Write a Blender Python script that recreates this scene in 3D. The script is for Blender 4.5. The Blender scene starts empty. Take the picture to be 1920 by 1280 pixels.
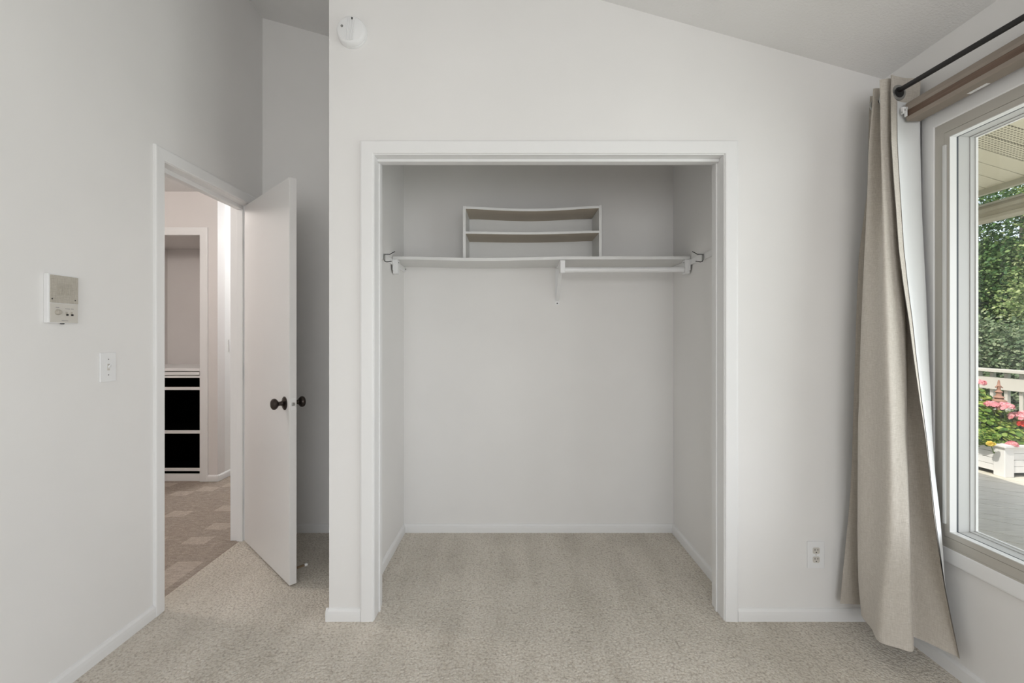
import bpy, bmesh, math, random
import numpy as np
from mathutils import Vector, Matrix

random.seed(7)
rng = np.random.default_rng(11)
S = bpy.context.scene
COL = S.collection

# ------------------------------------------------------------------ camera
cam_d = bpy.data.cameras.new('camera')
cam_d.sensor_width = 36.0
cam_d.lens = 16.0
cam_d.shift_x = -1.0 / 1920.0
cam_d.shift_y = -8.0 / 1920.0
cam_d.clip_start = 0.02
cam_d.clip_end = 300
cam = bpy.data.objects.new('camera', cam_d)
cam.location = (0, 0, 1.243)
cam.rotation_euler = (math.radians(90), 0, 0)
COL.objects.link(cam)
S.camera = cam

# ------------------------------------------------------------------ light and exposure
S.view_settings.view_transform = 'Standard'
S.view_settings.look = 'None'
S.view_settings.gamma = 1.0
S.view_settings.use_curve_mapping = False
S.view_settings.exposure = 0.0

world = bpy.data.worlds.new('sky')
S.world = world
world.use_nodes = True
wn = world.node_tree.nodes
wl = world.node_tree.links
wn.clear()
sky = wn.new('ShaderNodeTexSky')
sky.sky_type = 'NISHITA'
sky.sun_disc = False
sky.sun_elevation = math.radians(52)
sky.sun_rotation = math.radians(247)
sky.air_density = 1.0
sky.dust_density = 2.0
bg = wn.new('ShaderNodeBackground')
bg.inputs['Strength'].default_value = 0.30
hz = wn.new('ShaderNodeHueSaturation')          # hazy summer sky
hz.inputs['Saturation'].default_value = 0.45
wo = wn.new('ShaderNodeOutputWorld')
wl.new(sky.outputs[0], hz.inputs['Color'])
wl.new(hz.outputs[0], bg.inputs[0])
wl.new(bg.outputs[0], wo.inputs[0])


def sun_light(direction, energy, color):
    d = bpy.data.lights.new('sun', 'SUN')
    d.energy = energy
    d.angle = math.radians(0.6)
    d.color = color
    o = bpy.data.objects.new('sun', d)
    o.rotation_euler = Vector(direction).to_track_quat('-Z', 'Y').to_euler()
    o.location = (-6, -3, 9)
    COL.objects.link(o)


def area_light(name, loc, direction, sx, sy, power, color):
    d = bpy.data.lights.new(name, 'AREA')
    d.shape = 'RECTANGLE'
    d.size = sx
    d.size_y = sy
    d.energy = power
    d.color = color
    o = bpy.data.objects.new(name, d)
    o.location = loc
    o.rotation_euler = Vector(direction).to_track_quat('-Z', 'Y').to_euler()
    COL.objects.link(o)
    return o


sun_light((0.72, 0.30, -1.0), 3.6, (1.0, 0.95, 0.86))
# added area lamps replacing daylight: on the deck, and behind the added rear window
area_light('fill_lamp_porch', (3.2, -0.15, 1.15), (-1, 0, 0), 4.4, 2.0, 119, (0.955, 0.962, 1.0))
area_light('fill_lamp_rear', (0.35, -2.78, 1.45), (0, 1, 0.08), 2.0, 1.5, 49, (0.985, 0.972, 1.0))


# ------------------------------------------------------------------ materials
def mat_base(name, color, rough=0.6, metal=0.0, spec=0.4):
    m = bpy.data.materials.new(name)
    m.use_nodes = True
    b = m.node_tree.nodes['Principled BSDF']
    b.inputs['Base Color'].default_value = (*color, 1)
    b.inputs['Roughness'].default_value = rough
    b.inputs['Metallic'].default_value = metal
    b.inputs['Specular IOR Level'].default_value = spec
    return m, m.node_tree.nodes, m.node_tree.links, b


def coords(nt_nodes, nt_links, scale=(1, 1, 1), kind='Object'):
    tc = nt_nodes.new('ShaderNodeTexCoord')
    mp = nt_nodes.new('ShaderNodeMapping')
    mp.inputs['Scale'].default_value = scale
    nt_links.new(tc.outputs[kind], mp.inputs['Vector'])
    return mp.outputs['Vector']


def noise(n, l, vec, scale, detail=3, rough=0.55):
    t = n.new('ShaderNodeTexNoise')
    t.inputs['Scale'].default_value = scale
    t.inputs['Detail'].default_value = detail
    t.inputs['Roughness'].default_value = rough
    l.new(vec, t.inputs['Vector'])
    return t.outputs['Fac']


def ramp(n, l, fac, stops):
    r = n.new('ShaderNodeValToRGB')
    e = r.color_ramp.elements
    while len(e) < len(stops):
        e.new(0.5)
    for i, (p, c) in enumerate(stops):
        e[i].position = p
        e[i].color = (*c, 1)
    l.new(fac, r.inputs['Fac'])
    return r.outputs['Color']


def bump(n, l, b, height, strength, dist):
    bp = n.new('ShaderNodeBump')
    bp.inputs['Strength'].default_value = strength
    bp.inputs['Distance'].default_value = dist
    l.new(height, bp.inputs['Height'])
    l.new(bp.outputs['Normal'], b.inputs['Normal'])


def math_node(n, l, op, a, b):
    m = n.new('ShaderNodeMath')
    m.operation = op
    for i, v in enumerate((a, b)):
        if isinstance(v, (int, float)):
            m.inputs[i].default_value = v
        else:
            l.new(v, m.inputs[i])
    return m.outputs[0]


def painted(name, color, rough=0.55, bscale=260, bstr=0.08, var=0.02, spec=0.35):
    m, n, l, b = mat_base(name, color, rough, 0, spec)
    v = coords(n, l)
    f = noise(n, l, v, 1.3, 4)
    lo = tuple(c * (1 - var) for c in color)
    hi = tuple(min(1, c * (1 + var)) for c in color)
    l.new(ramp(n, l, f, [(0.35, lo), (0.65, hi)]), b.inputs['Base Color'])
    bump(n, l, b, noise(n, l, v, bscale, 3), bstr, 0.002)
    return m


def carpet(name, stops, scale, strength):
    m, n, l, b = mat_base(name, stops[1][1], 0.95, 0, 0.1)
    v = coords(n, l)
    fine = noise(n, l, v, scale, 4, 0.75)
    vo = n.new('ShaderNodeTexVoronoi')
    vo.inputs['Scale'].default_value = scale * 0.8
    l.new(v, vo.inputs['Vector'])
    tuft = math_node(n, l, 'SUBTRACT', math_node(n, l, 'MULTIPLY', fine, 1.25), math_node(n, l, 'MULTIPLY', vo.outputs['Distance'], 0.25))
    col = ramp(n, l, tuft, stops)
    # brushed pile: broad soft patches and strokes left by the vacuum cleaner
    big = noise(n, l, coords(n, l, (1.0, 0.8, 1)), 2.2, 3, 0.6)
    stroke = noise(n, l, coords(n, l, (4.6, 0.75, 1)), 1.5, 2, 0.5)
    low = math_node(n, l, 'ADD', math_node(n, l, 'MULTIPLY', big, 0.5), math_node(n, l, 'MULTIPLY', stroke, 0.5))
    shade = ramp(n, l, low, [(0.38, (0.82, 0.815, 0.80)), (0.50, (0.93, 0.93, 0.925)), (0.60, (1.0, 1.0, 1.0))])
    mx = n.new('ShaderNodeMix')
    mx.data_type = 'RGBA'
    mx.blend_type = 'MULTIPLY'
    mx.inputs['Factor'].default_value = 1.0
    l.new(col, mx.inputs[6])
    l.new(shade, mx.inputs[7])
    l.new(mx.outputs[2], b.inputs['Base Color'])
    h = math_node(n, l, 'SUBTRACT', fine, math_node(n, l, 'MULTIPLY', vo.outputs['Distance'], 0.8))
    bump(n, l, b, h, strength, 0.018)
    b.inputs['Sheen Weight'].default_value = 0.2
    b.inputs['Sheen Roughness'].default_value = 0.5
    return m


M = {}
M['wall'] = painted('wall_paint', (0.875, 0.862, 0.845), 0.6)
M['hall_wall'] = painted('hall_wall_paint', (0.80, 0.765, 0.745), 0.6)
M['trim'] = painted('trim_paint', (0.885, 0.882, 0.875), 0.35, 90, 0.03, 0.012, 0.5)
M['door'] = painted('door_paint', (0.82, 0.81, 0.80), 0.3, 60, 0.03, 0.012, 0.5)
M['ceiling'] = painted('stippled_ceiling', (0.875, 0.868, 0.858), 0.85, 115, 0.9, 0.03, 0.2)
M['white_plastic'] = painted('white_plastic', (0.89, 0.892, 0.892), 0.35, 40, 0.0, 0.005, 0.5)
M['melamine'] = painted('white_melamine', (0.80, 0.80, 0.785), 0.4, 40, 0.0, 0.01, 0.5)
M['underside'] = painted('shaded_underside', (0.62, 0.55, 0.46), 0.7, 60, 0.05, 0.04)  # brownish shade under the box shelf boards, put into the colour
M['carpet'] = carpet('beige_carpet', [(0.30, (0.60, 0.525, 0.435)), (0.50, (0.90, 0.825, 0.715)), (0.72, (0.97, 0.92, 0.83))], 110, 0.62)


def hall_carpet():
    m, n, l, b = mat_base('patterned_hall_carpet', (0.4, 0.35, 0.3), 0.95, 0, 0.1)
    v = coords(n, l)
    fine = noise(n, l, v, 150, 4, 0.7)
    streak = noise(n, l, coords(n, l, (0.7, 1.8, 1)), 30, 4, 0.7)
    fl_ = n.new('ShaderNodeVectorMath')
    fl_.operation = 'FLOOR'
    l.new(coords(n, l, (7.0, 9.5, 0.0)), fl_.inputs[0])
    wn_ = n.new('ShaderNodeTexWhiteNoise')
    wn_.noise_dimensions = '2D'
    l.new(fl_.outputs[0], wn_.inputs['Vector'])
    sel = math_node(n, l, 'GREATER_THAN', wn_.outputs['Value'], 0.86)
    f = math_node(n, l, 'ADD', math_node(n, l, 'MULTIPLY', fine, 0.55), math_node(n, l, 'MULTIPLY', streak, 0.45))
    f = math_node(n, l, 'ADD', f, math_node(n, l, 'MULTIPLY', sel, 0.12))
    l.new(ramp(n, l, f, [(0.30, (0.24, 0.195, 0.16)), (0.52, (0.44, 0.37, 0.31)), (0.76, (0.68, 0.60, 0.52))]), b.inputs['Base Color'])
    bump(n, l, b, fine, 0.8, 0.01)
    return m


M['hall_carpet'] = hall_carpet()


def linen():
    m, n, l, b = mat_base('linen_weave', (0.56, 0.52, 0.46), 0.85, 0, 0.15)
    h = noise(n, l, coords(n, l, (60, 60, 620)), 1.0, 3, 0.7)
    w = noise(n, l, coords(n, l, (520, 520, 26)), 1.0, 3, 0.7)
    f = math_node(n, l, 'ADD', math_node(n, l, 'MULTIPLY', h, 0.55), math_node(n, l, 'MULTIPLY', w, 0.45))
    l.new(ramp(n, l, f, [(0.34, (0.50, 0.455, 0.395)), (0.64, (0.70, 0.655, 0.59))]), b.inputs['Base Color'])
    bump(n, l, b, f, 0.25, 0.002)
    b.inputs['Sheen Weight'].default_value = 0.15
    return m


M['linen'] = linen()
M['lining'] = painted('white_lining', (0.80, 0.81, 0.81), 0.8, 300, 0.06, 0.01)


def wood():
    m, n, l, b = mat_base('brown_wood', (0.14, 0.09, 0.06), 0.45, 0, 0.4)
    f = noise(n, l, coords(n, l, (60, 2.5, 60)), 1.5, 5, 0.6)
    l.new(ramp(n, l, f, [(0.3, (0.105, 0.062, 0.042)), (0.7, (0.185, 0.120, 0.085))]), b.inputs['Base Color'])
    bump(n, l, b, f, 0.1, 0.002)
    return m


M['wood'] = wood()
M['wood_light'] = painted('weathered_brown_wood', (0.30, 0.255, 0.215), 0.5, 80, 0.06, 0.10)
M['rod_black'] = painted('black_painted_metal', (0.016, 0.015, 0.015), 0.4, 200, 0.02, 0.1)
M['vinyl_taupe'] = painted('taupe_window_vinyl', (0.52, 0.495, 0.445), 0.4, 100, 0.02, 0.02)
M['vinyl_white'] = painted('white_window_vinyl', (0.70, 0.70, 0.685), 0.35, 100, 0.02, 0.01)
M['groove_ring'] = painted('dark_groove', (0.08, 0.09, 0.10), 0.6, 60, 0.02, 0.05)
M['sash'] = painted('pale_grey_sash', (0.48, 0.48, 0.465), 0.4, 100, 0.02, 0.01)
M['bronze'] = painted('dark_bronze', (0.055, 0.045, 0.04), 0.28, 120, 0.04, 0.2, 0.6)
M['bronze'].node_tree.nodes['Principled BSDF'].inputs['Metallic'].default_value = 0.85
M['steel'] = painted('dull_steel', (0.34, 0.34, 0.33), 0.35, 120, 0.03, 0.1)
M['steel'].node_tree.nodes['Principled BSDF'].inputs['Metallic'].default_value = 0.8
M['dark'] = painted('dark_slot', (0.02, 0.02, 0.02), 0.7, 50, 0.0, 0.05)
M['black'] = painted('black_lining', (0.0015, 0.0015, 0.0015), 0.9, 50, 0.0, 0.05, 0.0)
M['brass'] = painted('aged_brass', (0.20, 0.14, 0.085), 0.4, 80, 0.03, 0.1)
M['almond'] = painted('almond_plastic', (0.66, 0.63, 0.575), 0.45, 60, 0.02, 0.01)
M['grey_print'] = painted('grey_print', (0.30, 0.28, 0.30), 0.6, 60, 0.0, 0.02)


def grille_mat():
    m, n, l, b = mat_base('speaker_cloth', (0.52, 0.48, 0.42), 0.75, 0, 0.2)
    h = noise(n, l, coords(n, l, (40, 40, 420)), 1.0, 3, 0.7)
    w = noise(n, l, coords(n, l, (40, 420, 40)), 1.0, 3, 0.7)
    f = math_node(n, l, 'ADD', math_node(n, l, 'MULTIPLY', h, 0.5), math_node(n, l, 'MULTIPLY', w, 0.5))
    l.new(ramp(n, l, f, [(0.35, (0.42, 0.385, 0.33)), (0.65, (0.58, 0.545, 0.48))]), b.inputs['Base Color'])
    bump(n, l, b, f, 0.3, 0.001)
    return m


M['grille'] = grille_mat()


def glass_mat():
    m = bpy.data.materials.new('window_glass')
    m.use_nodes = True
    n, l = m.node_tree.nodes, m.node_tree.links
    n.clear()
    o = n.new('ShaderNodeOutputMaterial')
    mix = n.new('ShaderNodeMixShader')
    t = n.new('ShaderNodeBsdfTransparent')
    t.inputs['Color'].default_value = (0.975, 0.985, 0.98, 1)
    g = n.new('ShaderNodeBsdfGlossy')
    g.inputs['Roughness'].default_value = 0.0
    lw = n.new('ShaderNodeLayerWeight')
    lw.inputs['Blend'].default_value = 0.5
    fac = math_node(n, l, 'ADD', math_node(n, l, 'MULTIPLY', math_node(n, l, 'POWER', lw.outputs['Facing'], 5.0), 0.6), 0.03)
    l.new(fac, mix.inputs[0])
    l.new(t.outputs[0], mix.inputs[1])
    l.new(g.outputs[0], mix.inputs[2])
    l.new(mix.outputs[0], o.inputs[0])
    return m


M['glass'] = glass_mat()
M['soffit'] = painted('cream_soffit', (0.58, 0.54, 0.42), 0.5, 60, 0.02, 0.03)


def vented_mat():
    m, n, l, b = mat_base('perforated_soffit', (0.58, 0.54, 0.42), 0.5, 0, 0.3)
    vo = n.new('ShaderNodeTexVoronoi')
    vo.inputs['Scale'].default_value = 1.0
    vo.inputs['Randomness'].default_value = 0.0
    l.new(coords(n, l, (62, 62, 0.001)), vo.inputs['Vector'])
    l.new(ramp(n, l, vo.outputs['Distance'], [(0.28, (0.22, 0.20, 0.15)), (0.36, (0.58, 0.54, 0.42))]), b.inputs['Base Color'])
    return m


M['vented'] = vented_mat()
M['fascia'] = painted('olive_grey_fascia', (0.42, 0.40, 0.32), 0.5, 60, 0.02, 0.03)
M['porch_beam'] = painted('beige_beam', (0.50, 0.46, 0.37), 0.5, 60, 0.02, 0.03)
M['rail'] = painted('weathered_white_rail', (0.53, 0.50, 0.44), 0.6, 30, 0.05, 0.05)


def deck_mat():
    m, n, l, b = mat_base('weathered_deck', (0.50, 0.47, 0.40), 0.7, 0, 0.2)
    f = noise(n, l, coords(n, l, (2, 30, 30)), 2.0, 5, 0.6)
    l.new(ramp(n, l, f, [(0.3, (0.54, 0.50, 0.42)), (0.7, (0.70, 0.655, 0.56))]), b.inputs['Base Color'])
    bump(n, l, b, f, 0.15, 0.003)
    return m


M['deck'] = deck_mat()
M['planter'] = painted('white_planter_paint', (0.78, 0.76, 0.74), 0.5, 40, 0.03, 0.03)
M['soil'] = painted('dark_soil', (0.06, 0.045, 0.03), 0.9, 80, 0.5, 0.2)
M['rust'] = painted('rusty_copper', (0.30, 0.165, 0.115), 0.7, 60, 0.2, 0.25)
M['bark'] = painted('grey_brown_bark', (0.24, 0.20, 0.165), 0.9, 30, 0.5, 0.2)
M['lawn'] = painted('mown_lawn', (0.10, 0.17, 0.05), 0.9, 30, 0.5, 0.3)
M['shingle'] = painted('grey_shingle', (0.2, 0.19, 0.18), 0.9, 30, 0.3, 0.1)
M['siding'] = painted('cream_siding', (0.62, 0.59, 0.50), 0.6, 30, 0.05, 0.03)


def leaf_mat(name, stops, rough=0.5):
    m, n, l, b = mat_base(name, stops[0][1], rough, 0, 0.3)
    g = n.new('ShaderNodeNewGeometry')
    l.new(ramp(n, l, g.outputs['Random Per Island'], stops), b.inputs['Base Color'])
    b.inputs['Subsurface Weight'].default_value = 0.0
    tr = n.new('ShaderNodeBsdfTranslucent')
    l.new(ramp(n, l, g.outputs['Random Per Island'], stops), tr.inputs['Color'])
    mx = n.new('ShaderNodeMixShader')
    mx.inputs[0].default_value = 0.30
    out = [x for x in n if x.type == 'OUTPUT_MATERIAL'][0]
    l.new(b.outputs[0], mx.inputs[1])
    l.new(tr.outputs[0], mx.inputs[2])
    l.new(mx.outputs[0], out.inputs[0])
    return m


M['leaf_dark'] = leaf_mat('deep_green_leaves', [(0.0, (0.045, 0.11, 0.035)), (0.6, (0.10, 0.19, 0.055)), (1.0, (0.24, 0.33, 0.12))])
M['leaf_bright'] = leaf_mat('yellow_green_leaves', [(0.0, (0.11, 0.18, 0.05)), (0.6, (0.25, 0.32, 0.11)), (1.0, (0.46, 0.50, 0.24))])
M['leaf_grey'] = leaf_mat('grey_green_leaves', [(0.0, (0.08, 0.13, 0.06)), (0.6, (0.19, 0.25, 0.13)), (1.0, (0.36, 0.40, 0.24))])
M['leaf_geranium'] = leaf_mat('geranium_leaves', [(0.0, (0.06, 0.15, 0.03)), (0.55, (0.20, 0.31, 0.05)), (1.0, (0.46, 0.52, 0.13))])
M['petal_pink'] = leaf_mat('pink_petals', [(0.0, (0.78, 0.27, 0.31)), (0.6, (0.88, 0.45, 0.47)), (1.0, (0.94, 0.66, 0.65))])
M['petal_red'] = leaf_mat('red_petals', [(0.0, (0.65, 0.035, 0.02)), (1.0, (0.90, 0.13, 0.07))])
M['petal_yellow'] = leaf_mat('yellow_petals', [(0.0, (0.75, 0.55, 0.08)), (1.0, (0.9, 0.75, 0.2))])


# ------------------------------------------------------------------ mesh helpers
def link(name, mesh, mat, parent=None, kind=None):
    o = bpy.data.objects.new(name, mesh)
    COL.objects.link(o)
    if mat is not None and not mesh.materials:
        mesh.materials.append(M[mat])
    if parent is not None:
        o.parent = parent
    if kind:
        o['kind'] = kind
    return o


def from_bm(name, bm, mat, parent=None, kind=None, smooth=False):
    bmesh.ops.recalc_face_normals(bm, faces=bm.faces)
    me = bpy.data.meshes.new(name)
    bm.to_mesh(me)
    bm.free()
    if smooth:
        for p in me.polygons:
            p.use_smooth = True
    return link(name, me, mat, parent, kind)


def box(bm, x0, x1, y0, y1, z0, z1, bevel=0.0):
    vs = [bm.verts.new(p) for p in ((x0, y0, z0), (x1, y0, z0), (x1, y1, z0), (x0, y1, z0),
                                    (x0, y0, z1), (x1, y0, z1), (x1, y1, z1), (x0, y1, z1))]
    fs = [bm.faces.new([vs[i] for i in q]) for q in ((0, 3, 2, 1), (4, 5, 6, 7), (0, 1, 5, 4), (1, 2, 6, 5), (2, 3, 7, 6), (3, 0, 4, 7))]
    if bevel > 0:
        es = set(e for fc in fs for e in fc.edges)
        bmesh.ops.bevel(bm, geom=list(es), offset=bevel, segments=2, affect='EDGES', profile=0.5)


def box_obj(name, b, mat, parent=None, kind=None, bevel=0.0):
    bm = bmesh.new()
    box(bm, *b, bevel=bevel)
    return from_bm(name, bm, mat, parent, kind)


def prism(bm, pts, fn, a, b):
    """closed outline pts (p,q) extruded from a to b; fn maps (p,q,t) to xyz"""
    v0 = [bm.verts.new(fn(p, q, a)) for p, q in pts]
    v1 = [bm.verts.new(fn(p, q, b)) for p, q in pts]
    bm.faces.new(v0)
    bm.faces.new(list(reversed(v1)))
    k = len(pts)
    for i in range(k):
        j = (i + 1) % k
        bm.faces.new((v0[i], v1[i], v1[j], v0[j]))


def prism_obj(name, pts, fn, a, b, mat, parent=None, kind=None, smooth=False):
    bm = bmesh.new()
    prism(bm, pts, fn, a, b)
    return from_bm(name, bm, mat, parent, kind, smooth)


def lathe(bm, prof, origin, axis, seg=24):
    """prof: list of (radius, distance along axis)"""
    ax = Vector(axis).normalized()
    up = Vector((0, 0, 1)) if abs(ax.z) < 0.9 else Vector((1, 0, 0))
    e1 = ax.cross(up).normalized()
    e2 = ax.cross(e1).normalized()
    og = Vector(origin)
    rings = []
    for r, d in prof:
        if r < 1e-6:
            rings.append([bm.verts.new(og + ax * d)])
        else:
            rings.append([bm.verts.new(og + ax * d + (e1 * math.cos(2 * math.pi * i / seg) + e2 * math.sin(2 * math.pi * i / seg)) * r) for i in range(seg)])
    for a, b in zip(rings, rings[1:]):
        if len(a) == 1 and len(b) == 1:
            continue
        for i in range(seg):
            j = (i + 1) % seg
            if len(a) == 1:
                bm.faces.new((a[0], b[i], b[j]))
            elif len(b) == 1:
                bm.faces.new((a[i], a[j], b[0]))
            else:
                bm.faces.new((a[i], a[j], b[j], b[i]))
    if len(rings[0]) > 1:
        bm.faces.new(rings[0])
    if len(rings[-1]) > 1:
        bm.faces.new(list(reversed(rings[-1])))


def lathe_obj(name, prof, origin, axis, mat, parent=None, seg=24, smooth=True):
    bm = bmesh.new()
    lathe(bm, prof, origin, axis, seg)
    o = from_bm(name, bm, mat, parent)
    if smooth:
        shade_auto(o, 35)
    return o


def shade_auto(o, ang):
    me = o.data
    bm = bmesh.new()
    bm.from_mesh(me)
    for f in bm.faces:
        f.smooth = True
    for e in bm.edges:
        if len(e.link_faces) == 2 and e.calc_face_angle(0) > math.radians(ang):
            e.smooth = False
    bm.to_mesh(me)
    bm.free()


def tube(bm, pts, r, seg=10, cap=True):
    pts = [Vector(p) for p in pts]
    rings = []
    prev = None
    for i, p in enumerate(pts):
        if i == 0:
            t = pts[1] - p
        elif i == len(pts) - 1:
            t = p - pts[i - 1]
        else:
            t = (pts[i + 1] - p).normalized() + (p - pts[i - 1]).normalized()
        t.normalize()
        if prev is None:
            up = Vector((0, 0, 1)) if abs(t.z) < 0.9 else Vector((1, 0, 0))
            e1 = t.cross(up).normalized()
        else:
            e1 = (prev - t * prev.dot(t)).normalized()
        prev = e1
        e2 = t.cross(e1)
        rr = r[i] if isinstance(r, (list, tuple)) else r
        rings.append([bm.verts.new(p + (e1 * math.cos(2 * math.pi * k / seg) + e2 * math.sin(2 * math.pi * k / seg)) * rr) for k in range(seg)])
    for a, b in zip(rings, rings[1:]):
        for k in range(seg):
            j = (k + 1) % seg
            bm.faces.new((a[k], a[j], b[j], b[k]))
    if cap:
        bm.faces.new(rings[0])
        bm.faces.new(list(reversed(rings[-1])))


def tube_obj(name, pts, r, mat, parent=None, seg=12):
    bm = bmesh.new()
    tube(bm, pts, r, seg)
    o = from_bm(name, bm, mat, parent)
    shade_auto(o, 50)
    return o


def empty(name, loc, label=None, cat=None, group=None, kind=None):
    o = bpy.data.objects.new(name, None)
    o.empty_display_size = 0.05
    o.location = loc
    COL.objects.link(o)
    tag(o, label, cat, group, kind)
    return o


def tag(o, label=None, cat=None, group=None, kind=None):
    if label:
        o['label'] = label
    if cat:
        o['category'] = cat
    if group:
        o['group'] = group
    if kind:
        o['kind'] = kind
    return o


def adopt(parent, child):
    """parent a mesh given in world coordinates to a thing standing somewhere else"""
    child.parent = parent
    child.matrix_parent_inverse = Matrix.Translation(parent.location).inverted()
    return child


XZ = lambda p, q, t: (p, t, q)          # outline in x,z extruded along y
YZ = lambda p, q, t: (t, p, q)          # outline in y,z extruded along x
XY = lambda p, q, t: (p, q, t)

# ------------------------------------------------------------------ the room shell
XL, XR = -1.595, 1.63
YF, YB, YR = 2.0, 2.904, -2.6           # closet wall, back of closet and alcove, rear wall
SL = 0.28


def ceil_z(x):
    return 2.376 + SL * (1.63 - x)


fl = box_obj('floor', (-1.665, XR + 0.1, YR - 0.1, YB + 0.05, -0.12, 0.0), 'carpet', kind='structure')
tag(fl, 'beige cut pile carpet with vacuum marks in bedroom and closet')
ce = prism_obj('ceiling', [(XL - 0.12, ceil_z(XL - 0.12)), (XR + 0.15, ceil_z(XR + 0.15)), (XR + 0.15, ceil_z(XR + 0.15) + 0.12), (XL - 0.12, ceil_z(XL - 0.12) + 0.12)],
               XZ, YR - 0.12, YB + 0.12, 'ceiling', kind='structure')
tag(ce, 'sloping stippled white ceiling')

# left wall with the doorway
DY0, DY1, DZ = 2.070, 2.786, 2.050
bm = bmesh.new()
prism(bm, [(YR, 0), (DY0, 0), (DY0, DZ), (DY1, DZ), (DY1, 0), (YB + 0.1, 0), (YB + 0.1, 3.29), (YR, 3.29)], YZ, XL - 0.12, XL)
wall_left = from_bm('wall_left', bm, 'wall', kind='structure')
tag(wall_left, 'white painted wall with intercom, switch and doorway')

# wall holding the closet opening
CX0, CX1, CZ = -0.616, 0.937, 2.054      # rough opening, lined by the jambs
PX = -0.806
bm = bmesh.new()
prism(bm, [(PX, 0), (CX0, 0), (CX0, CZ), (CX1, CZ), (CX1, 0), (XR, 0), (XR, ceil_z(XR) + .01), (PX, ceil_z(PX) + .01)], XZ, YF, YF + 0.115)
wall_closet = from_bm('wall_closet', bm, 'wall', kind='structure')
tag(wall_closet, 'white painted wall around the open closet')

bm = bmesh.new()
prism(bm, [(XL - 0.12, 0), (1.15, 0), (1.15, ceil_z(1.15)), (XL - 0.12, ceil_z(XL - 0.12))], XZ, YB, YB + 0.1)
tag(from_bm('wall_back', bm, 'wall', kind='structure'), 'white wall at the back of closet and door alcove')
bm = bmesh.new()
prism(bm, [(PX, 0), (-0.694, 0), (-0.694, ceil_z(-0.694)), (PX, ceil_z(PX))], XZ, YF + 0.115, YB)
tag(from_bm('wall_partition', bm, 'wall', kind='structure'), 'white partition between alcove and closet')
box_obj('wall_closet_side', (1.0244, 1.14, YF + 0.115, YB, 0, 2.5), 'wall', kind='structure')
box_obj('ceiling_closet', (-0.694, 1.0244, YF + 0.115, YB, 2.42, 2.47), 'wall', kind='structure')

# right wall with the side window, rear wall with the added window
WY0, WY1, WZ0, WZ1 = 0.10, 1.748, 0.460, 2.047


def wall_with_hole(name, s0, s1, z0, z1, h0, h1, hz0, hz1, fn, a, b, label, top=None):
    bm = bmesh.new()
    prism(bm, [(s0, z0), (h0, z0), (h0, z1), (s0, z1)], fn, a, b)
    prism(bm, [(h1, z0), (s1, z0), (s1, z1), (h1, z1)], fn, a, b)
    prism(bm, [(h0, z0), (h1, z0), (h1, hz0), (h0, hz0)], fn, a, b)
    prism(bm, [(h0, hz1), (h1, hz1), (h1, z1), (h0, z1)], fn, a, b)
    bmesh.ops.remove_doubles(bm, verts=bm.verts, dist=1e-5)
    o = from_bm(name, bm, 'wall', kind='structure')
    return tag(o, label)


wall_with_hole('wall_right', YR, YF + 0.1, 0, 2.382, WY0, WY1, WZ0, WZ1, YZ, XR, XR + 0.15, 'white painted wall with the big window')
wall_with_hole('wall_rear', XL, XR, 0, 2.376, -0.70, 1.40, 0.65, 2.25, XZ, YR - 0.12, YR, 'white wall behind the viewer')
bm = bmesh.new()
prism(bm, [(XL, 2.376), (XR, 2.376), (XL, ceil_z(XL))], XZ, YR - 0.12, YR)
from_bm('wall_rear_gable', bm, 'wall', kind='structure')


# ------------------------------------------------------------------ trim
CAS = [(0.0, 0.0), (0.0, 0.009), (0.004, 0.0115), (0.012, 0.012), (0.048, 0.0135), (0.053, 0.0125), (0.056, 0.009), (0.056, 0.0)]


def frame_piece(name, prof, c0, c1, o0, o1, fn, mat, parent):
    """one mitred stick: profile (u,v), inner corner c, outward direction o at each end"""
    bm = bmesh.new()
    v0 = [bm.verts.new(fn(c0[0] + o0[0] * u, c0[1] + o0[1] * u, v)) for u, v in prof]
    v1 = [bm.verts.new(fn(c1[0] + o1[0] * u, c1[1] + o1[1] * u, v)) for u, v in prof]
    bm.faces.new(v0)
    bm.faces.new(list(reversed(v1)))
    k = len(prof)
    for i in range(k):
        j = (i + 1) % k
        bm.faces.new((v0[i], v1[i], v1[j], v0[j]))
    return from_bm(name, bm, mat, parent)


def casing3(parent, s0, s1, zt, fn, mat='trim', names='casing'):
    frame_piece(names, CAS, (s0, 0), (s0, zt), (-1, 0), (-1, 1), fn, mat, parent)
    frame_piece(names, CAS, (s0, zt), (s1, zt), (-1, 1), (1, 1), fn, mat, parent)
    frame_piece(names, CAS, (s1, zt), (s1, 0), (1, 1), (1, 0), fn, mat, parent)


def ring4(parent, name, prof, s0, s1, z0, z1, fn, mat):
    frame_piece(name, prof, (s0, z0), (s0, z1), (-1, -1), (-1, 1), fn, mat, parent)
    frame_piece(name, prof, (s0, z1), (s1, z1), (-1, 1), (1, 1), fn, mat, parent)
    frame_piece(name, prof, (s1, z1), (s1, z0), (1, 1), (1, -1), fn, mat, parent)
    frame_piece(name, prof, (s1, z0), (s0, z0), (1, -1), (-1, -1), fn, mat, parent)


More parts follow.
